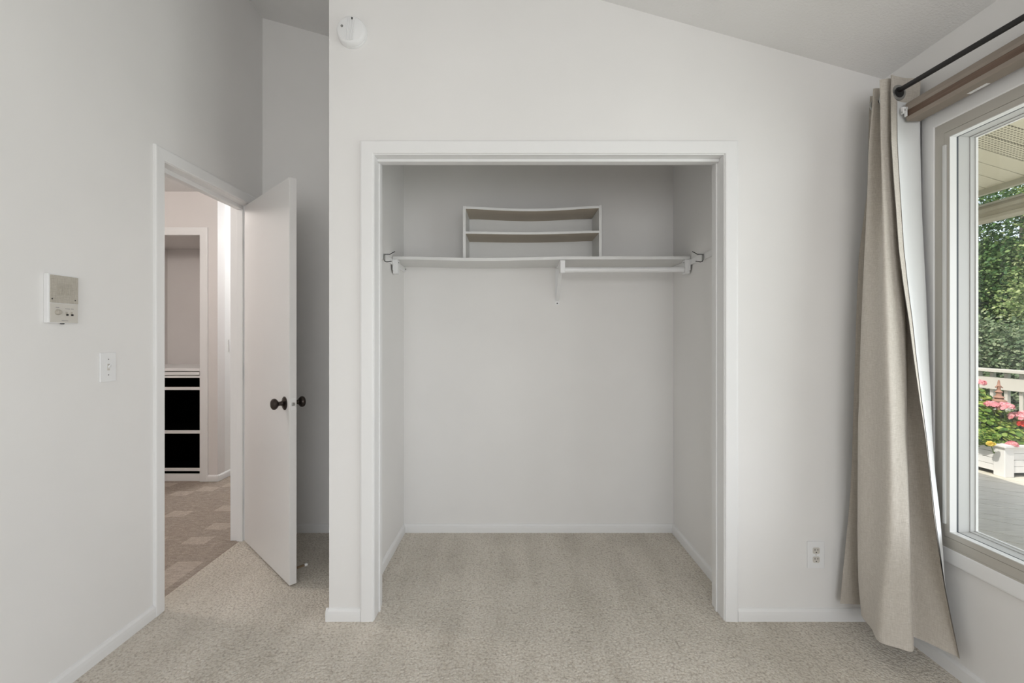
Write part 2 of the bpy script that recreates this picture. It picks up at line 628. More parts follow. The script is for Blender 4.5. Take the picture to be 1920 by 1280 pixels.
# closet opening
t1 = empty('trim_1', (0.16, YF, 0), 'white casing and jambs around the open closet', kind='structure')
mk = lambda o: adopt(t1, o)
before = set(bpy.data.objects)
casing3(None, -0.610, 0.931, 2.047, lambda s, z, v: (s, YF - v, z))
box_obj('jamb', (CX0, -0.606, YF - 0.003, YF + 0.118, 0, 2.043), 'trim', bevel=0.0015)
box_obj('jamb', (0.927, CX1, YF - 0.003, YF + 0.118, 0, 2.043), 'trim', bevel=0.0015)
box_obj('head_jamb', (CX0, CX1, YF - 0.003, YF + 0.118, 2.043, CZ), 'trim', bevel=0.0015)
box_obj('door_track', (-0.606, 0.927, YF + 0.040, YF + 0.072, 2.030, 2.043), 'trim', bevel=0.002)
box_obj('door_stop_strip', (-0.606, -0.600, YF + 0.060, YF + 0.078, 0, 2.03), 'trim', bevel=0.0015)
box_obj('door_stop_strip', (0.921, 0.927, YF + 0.060, YF + 0.078, 0, 2.03), 'trim', bevel=0.0015)
for o in set(bpy.data.objects) - before:
    adopt(t1, o)

# doorway
t2 = empty('trim_2', (XL, 2.4, 0), 'white casing and jambs of the bedroom doorway', kind='structure')
before = set(bpy.data.objects)
casing3(None, 2.075, 2.781, 2.046, lambda s, z, v: (XL + v, s, z))
casing3(None, 2.075, 2.781, 2.046, lambda s, z, v: (XL - 0.12 - v, s, z))
box_obj('jamb', (XL - 0.123, XL + 0.003, DY0, 2.078, 0, 2.043), 'trim', bevel=0.0015)
box_obj('jamb', (XL - 0.123, XL + 0.003, 2.780, DY1, 0, 2.043), 'trim', bevel=0.0015)
box_obj('head_jamb', (XL - 0.123, XL + 0.003, DY0, DY1, 2.043, DZ), 'trim', bevel=0.0015)
box_obj('door_stop_strip', (XL - 0.085, XL - 0.048, 2.078, 2.088, 0, 2.020), 'trim', bevel=0.0015)
box_obj('door_stop_strip', (XL - 0.085, XL - 0.048, 2.770, 2.780, 0, 2.020), 'trim', bevel=0.0015)
box_obj('door_stop_strip', (XL - 0.085, XL - 0.048, 2.078, 2.780, 2.020, 2.043), 'trim', bevel=0.0015)
sp = box_obj('strike_plate', (XL - 0.03, XL + 0.004, 2.0775, 2.0795, 0.885, 0.945), 'steel', bevel=0.0005)
tag(sp, 'small steel strike plate')
for o in set(bpy.data.objects) - before:
    adopt(t2, o)

BASE = [(0.0, 0.0), (0.012, 0.0), (0.0125, 0.030), (0.011, 0.044), (0.005, 0.053), (0.0, 0.055)]


def baseboard(name, fn, a, b, label=None):
    o = prism_obj(name, BASE, fn, a, b, 'trim', kind='structure')
    tag(o, label)
    return o


baseboard('baseboard_left', lambda u, v, t: (XL + u, t, v), YR, 2.019, 'low white baseboard along the intercom wall')
baseboard('baseboard_pier', lambda u, v, t: (t, YF - u, v), PX - 0.012, -0.666)
baseboard('baseboard_partition', lambda u, v, t: (PX - u, t, v), YF - 0.012, YB)
baseboard('baseboard_closet_wall', lambda u, v, t: (t, YF - u, v), 0.987, XR, 'low white baseboard under the outlet')
baseboard('baseboard_right', lambda u, v, t: (XR - u, t, v), YR, YF, 'low white baseboard below the window')
baseboard('baseboard_alcove', lambda u, v, t: (t, YB - u, v), XL, PX)
baseboard('baseboard_closet_back', lambda u, v, t: (t, YB - u, v), -0.694, 1.0244, 'low white baseboard at the closet back')
baseboard('baseboard_closet_left', lambda u, v, t: (-0.694 + u, t, v), YF + 0.115, YB)
baseboard('baseboard_closet_right', lambda u, v, t: (1.0244 - u, t, v), YF + 0.115, YB)
baseboard('baseboard_rear', lambda u, v, t: (t, YR + u, v), XL, XR)

# ------------------------------------------------------------------ the door leaf
DW, DT = 0.715, 0.035
door = box_obj('door_1', (0, DW, 0, DT, 0.012, 2.037), 'door', kind='structure', bevel=0.0015)
door.location = (-1.620, 2.752, 0)
door.rotation_euler = (0, 0, math.atan2(-0.695, 0.719))
tag(door, 'white flush bedroom door standing half open')
KNOB = [(0.0, 0.0), (0.034, 0.0), (0.034, 0.003), (0.029, 0.0065), (0.018, 0.009), (0.0125, 0.013), (0.0105, 0.022), (0.0115, 0.031), (0.019, 0.036),
        (0.0262, 0.043), (0.0282, 0.050), (0.0262, 0.0575), (0.019, 0.063), (0.010, 0.0655), (0.0, 0.066)]
for side, y0, ax in ((0, 0.0, (0, -1, 0)), (1, DT, (0, 1, 0))):
    k = lathe_obj('door_knob', KNOB[6:], (DW - 0.061, y0, 0.910), ax, 'bronze', door, 28)
    tag(k, 'dark bronze round door knob')
    lathe_obj('rosette', KNOB[:7], (DW - 0.061, y0, 0.910), ax, 'bronze', k, 28)
lp = box_obj('latch_plate', (DW - 0.001, DW + 0.0012, 0.005, 0.030, 0.881, 0.939), 'trim', door, bevel=0.0004)
box_obj('latch_bolt', (DW, DW + 0.010, 0.010, 0.024, 0.902, 0.918), 'steel', lp, bevel=0.003)
for hz in (0.22, 1.02, 1.80):
    bm = bmesh.new()
    tube(bm, [(-0.004, DT + 0.004, hz - 0.045), (-0.004, DT + 0.004, hz + 0.045)], 0.006, 10)
    box(bm, -0.0015, 0.0, 0.004, DT, hz - 0.045, hz + 0.045)
    from_bm('hinge', bm, 'bronze', door)
ds = lathe_obj('door_bumper', [(0.012, 0), (0.012, 0.006), (0.006, 0.009), (0.006, 0.062)], (DW - 0.057, DT, 0.060), (0, 1, 0), 'brass', door, 14)
tag(ds, 'thin brown door bumper rod with white tip')
lathe_obj('bumper_tip', [(0.006, 0.060), (0.0075, 0.064), (0.0075, 0.072), (0.005, 0.076), (0, 0.077)], (DW - 0.057, DT, 0.060), (0, 1, 0), 'white_plastic', ds, 14)

# ------------------------------------------------------------------ the hall beyond the door
HX = -2.547
HY = 3.93
hf = box_obj('floor_hall', (-4.3, -1.665, 0.9, 6.3, -0.12, -0.002), 'hall_carpet', kind='structure')
tag(hf, 'patterned taupe carpet with pale rectangles in the hall')
NX0, NX1, NZ = -3.45, -2.695, 2.1227       # built-in niche
bm = bmesh.new()
prism(bm, [(-4.3, 0), (NX0, 0), (NX0, NZ), (NX1, NZ), (NX1, 0), (HX, 0), (HX, 2.5), (-4.3, 2.5)], XZ, HY, HY + 0.10)
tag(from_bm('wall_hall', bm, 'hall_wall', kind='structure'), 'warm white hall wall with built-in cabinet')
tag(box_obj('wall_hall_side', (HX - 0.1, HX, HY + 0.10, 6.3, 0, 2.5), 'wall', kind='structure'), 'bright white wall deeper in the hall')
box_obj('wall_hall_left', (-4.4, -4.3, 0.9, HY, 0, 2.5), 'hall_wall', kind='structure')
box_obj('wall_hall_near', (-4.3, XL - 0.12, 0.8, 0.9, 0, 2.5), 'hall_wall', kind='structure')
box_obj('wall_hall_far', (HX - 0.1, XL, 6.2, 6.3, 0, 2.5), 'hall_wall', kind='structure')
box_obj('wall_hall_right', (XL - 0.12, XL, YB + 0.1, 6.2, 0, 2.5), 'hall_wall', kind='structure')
box_obj('ceiling_hall', (-4.3, XL - 0.12, 0.9, 6.3, 2.5, 2.56), 'ceiling', kind='structure')
prism_obj('baseboard_hall_side', BASE, lambda u, v, t: (HX + u, t, v), HY - 0.012, 6.2, 'trim', kind='structure')
prism_obj('baseboard_hall', BASE, lambda u, v, t: (t, HY - u, v), NX1 + 0.066, HX + 0.012, 'trim', kind='structure')

cab = empty('built_in_cabinet', (-3.07, HY, 0), 'tall white built-in hall cabinet with black open compartments below an empty niche', 'cabinet')
before = set(bpy.data.objects)
CAS_H = [(u * 1.2, v) for u, v in CAS]
CASF = lambda s, z, v: (s, HY - v, z)
frame_piece('casing', CAS_H, (NX1, NZ), (NX1, 0), (1, 1), (1, 0), CASF, 'trim', None)
frame_piece('casing', CAS_H, (NX0, NZ), (NX1, NZ), (-1, 1), (1, 1), CASF, 'trim', None)
frame_piece('casing', CAS_H, (NX0, 0), (NX0, NZ), (-1, 0), (-1, 1), CASF, 'trim', None)
bm = bmesh.new()
box(bm, NX0 - 0.02, NX0, HY + 0.1, HY + 0.64, 0, NZ)
box(bm, NX1, NX1 + 0.02, HY + 0.1, HY + 0.64, 0, NZ)
box(bm, NX0 - 0.02, NX1 + 0.02, HY + 0.1, HY + 0.64, NZ, NZ + 0.02)
box(bm, NX0, NX1, HY + 0.62, HY + 0.64, 0, NZ)
from_bm('niche_lining', bm, 'hall_wall')
box_obj('counter', (NX0, NX1, HY - 0.012, HY + 0.62, 0.950, 0.976), 'trim', bevel=0.003)
box_obj('pull_out_board', (NX0, NX1 - 0.006, HY - 0.006, HY + 0.30, 0.916, 0.944), 'trim', bevel=0.003)
for z0, z1 in ((0.893, 0.912), (0.787, 0.812), (0.411, 0.437), (0.087, 0.110), (0.0, 0.061)):
    box_obj('rail', (NX0, NX1, HY, HY + 0.05, z0, z1), 'trim', bevel=0.0015)
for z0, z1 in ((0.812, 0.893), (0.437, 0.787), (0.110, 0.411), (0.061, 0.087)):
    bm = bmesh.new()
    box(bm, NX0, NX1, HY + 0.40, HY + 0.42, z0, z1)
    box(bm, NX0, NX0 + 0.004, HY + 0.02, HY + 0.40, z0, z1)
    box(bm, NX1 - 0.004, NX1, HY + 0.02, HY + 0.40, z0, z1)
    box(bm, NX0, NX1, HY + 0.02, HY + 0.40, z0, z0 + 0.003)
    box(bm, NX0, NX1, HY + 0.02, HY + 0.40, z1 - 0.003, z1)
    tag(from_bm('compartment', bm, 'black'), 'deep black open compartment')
for o in set(bpy.data.objects) - before:
    adopt(cab, o)


def added_ceiling_lamp(x, y, power, col, label, zc=2.5):  # unseen fixture with a point light, added to brighten the hall
    t = empty('added_ceiling_lamp', (x, y, zc), label, 'lamp')
    adopt(t, lathe_obj('canopy', [(0.0, 0.0), (0.15, 0.0), (0.15, 0.02), (0.13, 0.03), (0.0, 0.03)], (x, y, zc), (0, 0, -1), 'white_plastic', None))
    d = bpy.data.lights.new('added_lamp_light', 'POINT')
    d.shadow_soft_size = 0.11
    d.energy = power
    d.color = col
    o = bpy.data.objects.new('added_lamp_light', d)
    o.location = (x, y, zc - 0.16)
    COL.objects.link(o)
    adopt(t, o)


added_ceiling_lamp(-2.75, 2.35, 28, (1.0, 0.93, 0.88), 'added unseen round flush lamp on the hall ceiling facing the cabinet')
added_ceiling_lamp(-2.05, 4.9, 26, (0.92, 0.97, 1.0), 'added unseen round flush lamp deeper in the hall')  # added cool lamp that brightens the white side wall

hs = box_obj('light_switch', (HX, HX + 0.006, 4.085, 4.155, 1.108, 1.222), 'white_plastic', bevel=0.002)
tag(hs, 'white switch plate on the bright hall wall beyond the doorway', 'switch')
box_obj('toggle', (HX + 0.005, HX + 0.016, 4.115, 4.125, 1.155, 1.178), 'white_plastic', hs, bevel=0.002)

# ------------------------------------------------------------------ closet shelf, rod, box shelf
SY0, SZ0, SZ1 = 2.615, 1.691, 1.708


def sag_board(name, x0, x1, y0, y1, z0, z1, sag, mat, parent, n=24, under=None):
    bm = bmesh.new()
    rows = []
    for i in range(n + 1):
        t = i / n
        x = x0 + (x1 - x0) * t
        dz = sag(t)
        rows.append([bm.verts.new(p) for p in ((x, y0, z0 + dz), (x, y1, z0 + dz), (x, y1, z1 + dz), (x, y0, z1 + dz))])
    for a, b in zip(rows, rows[1:]):
        for k in range(4):
            j = (k + 1) % 4
            f = bm.faces.new((a[k], b[k], b[j], a[j]))
            if under and k == 0:
                f.material_index = 1
    bm.faces.new(rows[0])
    bm.faces.new(list(reversed(rows[-1])))
    bmesh.ops.recalc_face_normals(bm, faces=bm.faces)
    me = bpy.data.meshes.new(name)
    bm.to_mesh(me)
    bm.free()
    me.materials.append(M[mat])
    if under:
        me.materials.append(M[under])
    return link(name, me, None, parent)


cs = empty('closet_shelf', (0.165, SY0, SZ0), 'long white shelf board spanning the closet on cleats and a bracket', 'shelf')
before = set(bpy.data.objects)
sag_board('board', -0.690, 1.020, SY0, YB, SZ0, SZ1, lambda t: -0.009 * math.sin(math.pi * min(1, t / 0.62)) ** 2 * (1 if t < .62 else 0) - 0.001, 'melamine', None)
box_obj('cleat', (-0.694, -0.684, 2.22, YB, 1.657, 1.6895), 'trim', bevel=0.002)
box_obj('cleat', (1.0144, 1.0244, 2.22, YB, 1.657, 1.6895), 'trim', bevel=0.002)
# middle bracket: wall leg, arm, brace and hook for the rod
BX = 0.285
bm = bmesh.new()
box(bm, BX - 0.012, BX + 0.012, YB - 0.004, YB, 1.450, 1.690)
box(bm, BX - 0.009, BX + 0.009, SY0 + 0.01, YB, 1.678, 1.690)
prism(bm, [(YB - 0.004, 1.470), (YB - 0.004, 1.482), (2.640, 1.690), (2.622, 1.690)], lambda p, q, t: (t, p, q), BX - 0.010, BX + 0.010)
br = from_bm('bracket', bm, 'white_plastic')
tag(br, 'white steel shelf and rod bracket')
hk = box_obj('rod_hook', (BX - 0.012, BX + 0.016, 2.598, 2.640, 1.610, 1.684), 'white_plastic', br, bevel=0.004)
lathe_obj('screw', [(0.004, 0), (0.003, 0.0015), (0, 0.002)], (BX, YB - 0.004, 1.459), (0, -1, 0), 'dark', br, 10)
for x0, ax in ((-0.684, 1), (1.0144, -1)):
    bm = bmesh.new()
    box(bm, min(x0, x0 + ax * 0.028), max(x0, x0 + ax * 0.028), 2.600, 2.645, 1.606, 1.688, 0.004)
    box(bm, min(x0, x0 + ax * 0.006), max(x0, x0 + ax * 0.006), 2.590, 2.665, 1.625, 1.688, 0.002)
    from_bm('rod_socket', bm, 'white_plastic')
    lathe_obj('screw', [(0.003, 0), (0.0025, 0.0015), (0, 0.002)], (x0 + ax * 0.028, 2.62, 1.672), (ax, 0, 0), 'dark', None, 8)
lathe_obj('screw', [(0.0045, 0), (0.003, 0.002), (0, 0.0025)], (-0.682, YB - 0.002, 1.676), (0, -1, 0), 'steel', None, 10)
for o in set(bpy.data.objects) - before:
    if o.parent is None:
        adopt(cs, o)

cr = tube_obj('closet_rod', [(BX + 0.014, 2.619, 1.630), (0.985, 2.619, 1.632)], 0.0153, 'white_plastic', None, 24)
tag(cr, 'white closet rod hanging below the right half of the shelf', 'closet rod')
lathe_obj('end_sleeve', [(0.0165, 0), (0.0165, 0.052), (0.0155, 0.053)], (BX + 0.014, 2.619, 1.630), (1, 0, 0), 'white_plastic', cr, 24)

for sx, x0, lab in ((1, -0.682, 'bent dark wire clip on the left closet wall by the shelf end'), (-1, 1.0125, 'bent dark wire clip on the right closet wall by the shelf end')):
    pts = [(0.058, 1.698), (0.045, 1.692), (0.030, 1.683), (0.003, 1.683), (0.001, 1.676), (0.001, 1.655), (0.003, 1.646), (0.014, 1.643), (0.040, 1.647)]
    w = tube_obj('wire_clip', [(x0 + sx * a, 2.418, z) for a, z in pts], 0.0021, 'steel', None, 8)
    w.data.materials[0] = M['rod_black']
    tag(w, lab, 'clip')
    box_obj('clip_plate', (min(x0, x0 + sx * 0.003), max(x0, x0 + sx * 0.003), 2.408, 2.428, 1.650, 1.684), 'steel', w, bevel=0.0008)

bs = empty('box_shelf', (0.11, 2.77, SZ1), 'small white two-tier shelf unit with sagging boards standing on the closet shelf', 'shelf unit')
before = set(bpy.data.objects)
UX0, UX1, UY0, UY1 = -0.290, 0.521, 2.656, 2.892
UZ0, UZ1 = SZ1 - 0.004, 2.009
box_obj('side_panel', (UX0, UX0 + 0.0165, UY0, UY1, UZ0, UZ1), 'melamine', bevel=0.001)
box_obj('side_panel', (UX1 - 0.0165, UX1, UY0, UY1, UZ0, UZ1 + 0.004), 'melamine', bevel=0.001)
sag_board('top_board', UX0 + 0.0165, UX1 - 0.0165, UY0, UY1 - 0.006, 1.992, 2.006, lambda t: -0.016 * math.sin(math.pi * t) ** 1.3 + 0.004 * t, 'melamine', None, 28, 'underside')
sag_board('middle_board', UX0 + 0.0165, UX1 - 0.0165, UY0, UY1 - 0.006, 1.847, 1.860, lambda t: -0.007 * math.sin(math.pi * t) ** 1.3 + 0.005 * t, 'melamine', None, 28, 'underside')
box_obj('back_panel', (UX0 + 0.0165, UX1 - 0.0165, UY1 - 0.006, UY1, UZ0 + 0.008, 1.990), 'melamine')
for o in set(bpy.data.objects) - before:
    adopt(bs, o)

# ------------------------------------------------------------------ wall fittings
# smoke detector
DX, DZc = -0.7005, 2.572
sd = lathe_obj('smoke_detector', [(0.0, 0.0), (0.0640, 0.0), (0.0640, 0.010), (0.0615, 0.012), (0.0615, 0.015), (0.0635, 0.017), (0.0615, 0.028), (0.0580, 0.034), (0.0540, 0.0365), (0.0, 0.0365)],
               (DX, YF, DZc), (0, -1, 0), 'white_plastic', None, 48)
tag(sd, 'round white smoke detector high on the wall above the closet corner', 'smoke detector')
for k in range(5):
    dx = -0.016 + k * 0.0082
    hl = math.sqrt(0.052 ** 2 - dx ** 2) - 0.003
    c, s = math.cos(0.10), math.sin(0.10)
    p = lambda u, v: (DX + u * c + v * s, DZc - u * s + v * c)
    bm = bmesh.new()
    q = [p(dx - 0.0012, -hl), p(dx + 0.0012, -hl), p(dx + 0.0012, hl), p(dx - 0.0012, hl)]
    prism(bm, q, XZ, YF - 0.0365, YF - 0.0395)
    from_bm('rib', bm, 'white_plastic', sd)
lathe_obj('test_button', [(0.0045, 0), (0.0045, 0.0025), (0.003, 0.003), (0, 0.003)], (DX + 0.008, YF - 0.0365, DZc + 0.046), (0, -1, 0), 'dark', sd, 16)
lathe_obj('indicator_light', [(0.0058, 0), (0.0055, 0.001), (0, 0.0015)], (DX - 0.036, YF - 0.0365, DZc + 0.014), (0, -1, 0), 'steel', sd, 16)

# intercom
IY0, IY1, IZ0, IZ1 = 1.547, 1.655, 1.292, 1.461
ic = empty('wall_intercom', (XL, 1.6, IZ0), 'beige wall intercom with speaker grille and knobs left of the light switch', 'intercom')
before = set(bpy.data.objects)
fx = XL + 0.017
zs = 1.361
box_obj('case', (XL, fx - 0.001, IY0, IY1, IZ0, IZ1), 'white_plastic', bevel=0.002)
box_obj('control_panel', (fx - 0.004, fx, IY0 + 0.006, IY1 - 0.002, IZ0 + 0.002, zs - 0.0008), 'almond', bevel=0.001)
gr = box_obj('speaker_grille', (fx - 0.004, fx + 0.0012, IY0 + 0.006, IY1 - 0.002, zs + 0.0008, IZ1 - 0.003), 'grille', bevel=0.0012)
for yy in (IY0 + 0.012, IY1 - 0.014):
    lathe_obj('screw', [(0.0026, 0), (0.002, 0.001), (0, 0.0013)], (fx + 0.001, yy, zs + 0.014), (1, 0, 0), 'dark', gr, 10)
for k in range(9):
    yy = IY0 + 0.030 + k * 0.006
    box_obj('grille_rib', (fx + 0.001, fx + 0.0022, yy, yy + 0.0016, zs + 0.030, IZ1 - 0.030), 'grille', gr)
lathe_obj('volume_knob', [(0.0095, 0), (0.0095, 0.003), (0.0075, 0.010), (0.0065, 0.012), (0, 0.012)], (fx, 1.578, 1.330), (1, 0, 0), 'grille', None, 20)
for yy in (1.611, 1.629):
    t = box_obj('toggle_slot', (fx - 0.0005, fx + 0.0008, yy - 0.0035, yy + 0.0035, 1.320, 1.333), 'grille', bevel=0.0003)
    box_obj('toggle', (fx, fx + 0.005, yy - 0.0025, yy + 0.0025, 1.319, 1.325), 'dark', t, bevel=0.0008)
for y0, y1, z in ((1.605, 1.622, 1.3425), (1.626, 1.636, 1.3430), (1.593, 1.616, 1.3005), (1.572, 1.584, 1.3455)):
    box_obj('lettering', (fx - 0.0002, fx + 0.0003, y0, y1, z, z + 0.0016), 'grey_print')
lathe_obj('call_button', [(0.006, 0), (0.006, 0.003), (0.004, 0.004), (0, 0.004)], (XL + 0.010, 1.602, IZ0 + 0.0005), (0, 0, -1), 'dark', None, 14)
for o in set(bpy.data.objects) - before:
    if o.parent is None:
        adopt(ic, o)

# light switch
ls = box_obj('light_switch', (XL, XL + 0.0055, 1.755, 1.826, 1.068, 1.183), 'white_plastic', bevel=0.002)
tag(ls, 'white toggle light switch plate on the wall beside the doorway casing', 'switch')
box_obj('toggle_slot', (XL + 0.005, XL + 0.0062, 1.7855, 1.7955, 1.113, 1.138), 'almond', ls)
prism_obj('toggle', [(0.0055, 1.119), (0.0055, 1.129), (0.0155, 1.137), (0.0165, 1.133)], lambda p, q, t: (XL + p, t, q), 1.787, 1.794, 'white_plastic', ls)
for zz in (1.095, 1.156):
    lathe_obj('screw', [(0.0028, 0), (0.002, 0.001), (0, 0.0012)], (XL + 0.0055, 1.7905, zz), (1, 0, 0), 'steel', ls, 10)

# power outlet
OX, OZ = 1.3305, 0.2890
po = box_obj('power_outlet', (OX - 0.0375, OX + 0.0375, YF - 0.0055, YF, OZ - 0.0590, OZ + 0.0590), 'white_plastic', bevel=0.0022)
tag(po, 'white duplex power outlet low on the wall beside the curtain', 'outlet')
for dz in (0.0195, -0.0195):
    bm = bmesh.new()
    pts = []
    for k in range(28):
        a = 2 * math.pi * k / 28
        pts.append((OX + max(-0.0150, min(0.0150, 0.0172 * math.cos(a))), OZ + dz + max(-0.0135, min(0.0135, 0.0172 * math.sin(a)))))
    prism(bm, pts, XZ, YF - 0.0050, YF - 0.0072)
    rc = from_bm('receptacle', bm, 'white_plastic', po)
    rc.data.materials[0] = M['almond']
    for sx, hh in ((-0.0063, 0.0042), (0.0063, 0.0036)):
        box_obj('slot', (OX + sx - 0.0012, OX + sx + 0.0012, YF - 0.0076, YF - 0.0070, OZ + dz + 0.004 - hh, OZ + dz + 0.004 + hh), 'dark', rc)
    lathe_obj('ground_hole', [(0.0026, 0), (0.0026, 0.0005), (0, 0.0005)], (OX, YF - 0.0071, OZ + dz - 0.0075), (0, -1, 0), 'dark', rc, 14)
lathe_obj('screw', [(0.0028, 0), (0.002, 0.001), (0, 0.0012)], (OX, YF - 0.0055, OZ), (0, -1, 0), 'almond', po, 12)

# ------------------------------------------------------------------ side window
w1 = empty('window_1', (XR, 0.92, WZ0), 'large white trimmed window looking onto the deck', kind='structure')
before = set(bpy.data.objects)
WF = lambda s, z, v: (XR - v, s, z)
ring4(None, 'casing', CAS, WY0, WY1, WZ0, WZ1, WF, 'trim')


def inset_ring(name, u0, u1, xa, xb, mat, y0, y1):
    """rectangular ring u0..u1 inside the opening y0..y1, from depth xa to xb"""
    prof = [(0, 0), (u1 - u0, 0), (u1 - u0, xb - xa), (0, xb - xa)]
    f = lambda s, z, v: (xa + v, s, z)
    ring4(None, name, prof, y0 + u1, y1 - u1, WZ0 + u1, WZ1 - u1, f, mat)


YM = 0.93
inset_ring('frame', 0.0, 0.0375, 1.6225, 1.745, 'vinyl_taupe', WY0, WY1)
box_obj('mullion', (1.6225, 1.745, YM - 0.02, YM + 0.02, WZ0 + 0.0375, WZ1 - 0.0375), 'vinyl_taupe')
for y0, y1 in ((YM - 0.0375 + 0.02, WY1), (WY0, YM + 0.0375 - 0.02)):
    inset_ring('sash_face', 0.0390, 0.0600, 1.6215, 1.640, 'vinyl_taupe', y0, y1)
    inset_ring('sash_edge', 0.0595, 0.0620, 1.6205, 1.645, 'vinyl_white', y0, y1)
    inset_ring('groove_ring', 0.0375, 0.0610, 1.645, 1.6525, 'groove_ring', y0, y1)  # groove beside the sash, drawn as a dark-coloured ring
    inset_ring('sash', 0.0375, 0.0615, 1.6525, 1.694, 'sash', y0, y1)
    inset_ring('sash_bead', 0.0375, 0.0640, 1.694, 1.712, 'sash', y0, y1)
    inset_ring('glazing_bead', 0.0375, 0.0665, 1.712, 1.721, 'vinyl_white', y0, y1)
    box_obj('glass_pane', (1.7215, 1.7255, y0 + 0.05, y1 - 0.05, WZ0 + 0.05, WZ1 - 0.05), 'glass')
st = box_obj('screen_strip', (1.6145, 1.6225, 1.6985, 1.7105, 0.546, 1.962), 'vinyl_white', bevel=0.002)
tag(st, 'white vertical strip on the window frame')
box_obj('sill_gap_strip', (1.6200, 1.6240, WY0, WY1, WZ0, WZ0 + 0.006), 'vinyl_taupe')
for o in set(bpy.data.objects) - before:
    adopt(w1, o)

# added window behind the viewer, an opening for the rear fill lamp
w2 = empty('added_window_2', (0.35, YR, 0.65), 'added wide window in the wall behind the viewer, lit by a fill lamp', kind='structure')
before = set(bpy.data.objects)
ring4(None, 'casing', CAS, -0.70, 1.40, 0.65, 2.25, lambda s, z, v: (s, YR + v, z), 'trim')
ring4(None, 'frame', [(0, 0), (0.04, 0), (0.04, 0.06), (0, 0.06)], -0.66, 1.36, 0.69, 2.21, lambda s, z, v: (s, YR - 0.1 + v, z), 'vinyl_taupe')
box_obj('glass_pane', (-0.66, 1.36, YR - 0.075, YR - 0.071, 0.69, 2.21), 'glass')
for o in set(bpy.data.objects) - before:
    adopt(w2, o)

# blind headrail above the window
RX0, RX1, RY1 = 1.5245, 1.580, 1.764
hr = empty('blind_headrail', (1.57, 0.9, 2.10), 'long brown wooden blind headrail above the window', 'headrail')
before = set(bpy.data.objects)
ZT, ZB = 2.144, 2.080
RP = lambda p, q, t: (p, t, q)
prism_obj('upper_rail', [(RX0 - 0.001, 2.1185), (RX0 - 0.003, 2.130), (RX0 - 0.001, 2.146), (RX0 + 0.004, 2.150), (RX1, 2.152), (RX1, 2.1185)], RP, WY0 - 0.1, RY1, 'wood_light')
prism_obj('front_band', [(RX0, 2.0940), (RX0, 2.1180), (RX1, 2.1180), (RX1, 2.0940)], RP, WY0 - 0.1, RY1 - 0.001, 'wood')
prism_obj('lower_rail', [(RX0 + 0.003, ZB + 0.003), (RX0 - 0.001, 2.0935), (RX1, 2.0935), (RX1, ZB), (RX0 + 0.006, ZB)], RP, WY0 - 0.1, RY1, 'wood_light')
box_obj('label_strip', (1.562, 1.575, 1.50, 1.565, ZB - 0.001, ZB + 0.001), 'white_plastic')
for yy in (1.70, 0.85, 0.0):
    box_obj('mounting_bracket', (RX1 - 0.001, XR - 0.0136, yy - 0.02, yy + 0.02, 2.105, 2.13), 'wood_light')
bm = bmesh.new()
box(bm, 1.503, 1.523, 1.752, 1.762, 2.122, 2.130, 0.001)
box(bm, 1.503, 1.509, 1.752, 1.762, 2.104, 2.124, 0.001)
box(bm, 1.516, 1.521, 1.752, 1.762, 2.094, 2.128, 0.001)
box(bm, 1.503, 1.519, 1.753, 1.761, 2.108, 2.114, 0.001)
tag(from_bm('cord_clip', bm, 'white_plastic'), 'small white plastic cord clip')
for o in set(bpy.data.objects) - before:
    adopt(hr, o)

# ------------------------------------------------------------------ curtain rod and curtain
RODX = 1.505


def rod_z(y):
    return 2.2035 + (y - 1.77) * 0.045


rod = tube_obj('curtain_rod', [(RODX, -0.75, rod_z(-0.75)), (RODX, 1.900, rod_z(1.900))], 0.0095, 'rod_black', None, 16)
tag(rod, 'thin black metal curtain rod running along the window wall', 'curtain rod')
lathe_obj('end_cap', [(0.0095, 0), (0.0105, 0.001), (0.0105, 0.006), (0.008, 0.008), (0, 0.0085)], (RODX, 1.900, rod_z(1.900)), (0, 1, 0), 'rod_black', rod, 16)
for yy in (1.880, -0.6):
    bm = bmesh.new()
    tube(bm, [(XR, yy, rod_z(yy)), (RODX, yy, rod_z(yy) - 0.012)], 0.005, 10)
    lathe(bm, [(0.02, 0), (0.02, 0.005), (0, 0.006)], (XR, yy, rod_z(yy)), (-1, 0, 0), 16)
    from_bm('rod_bracket', bm, 'rod_black', rod)

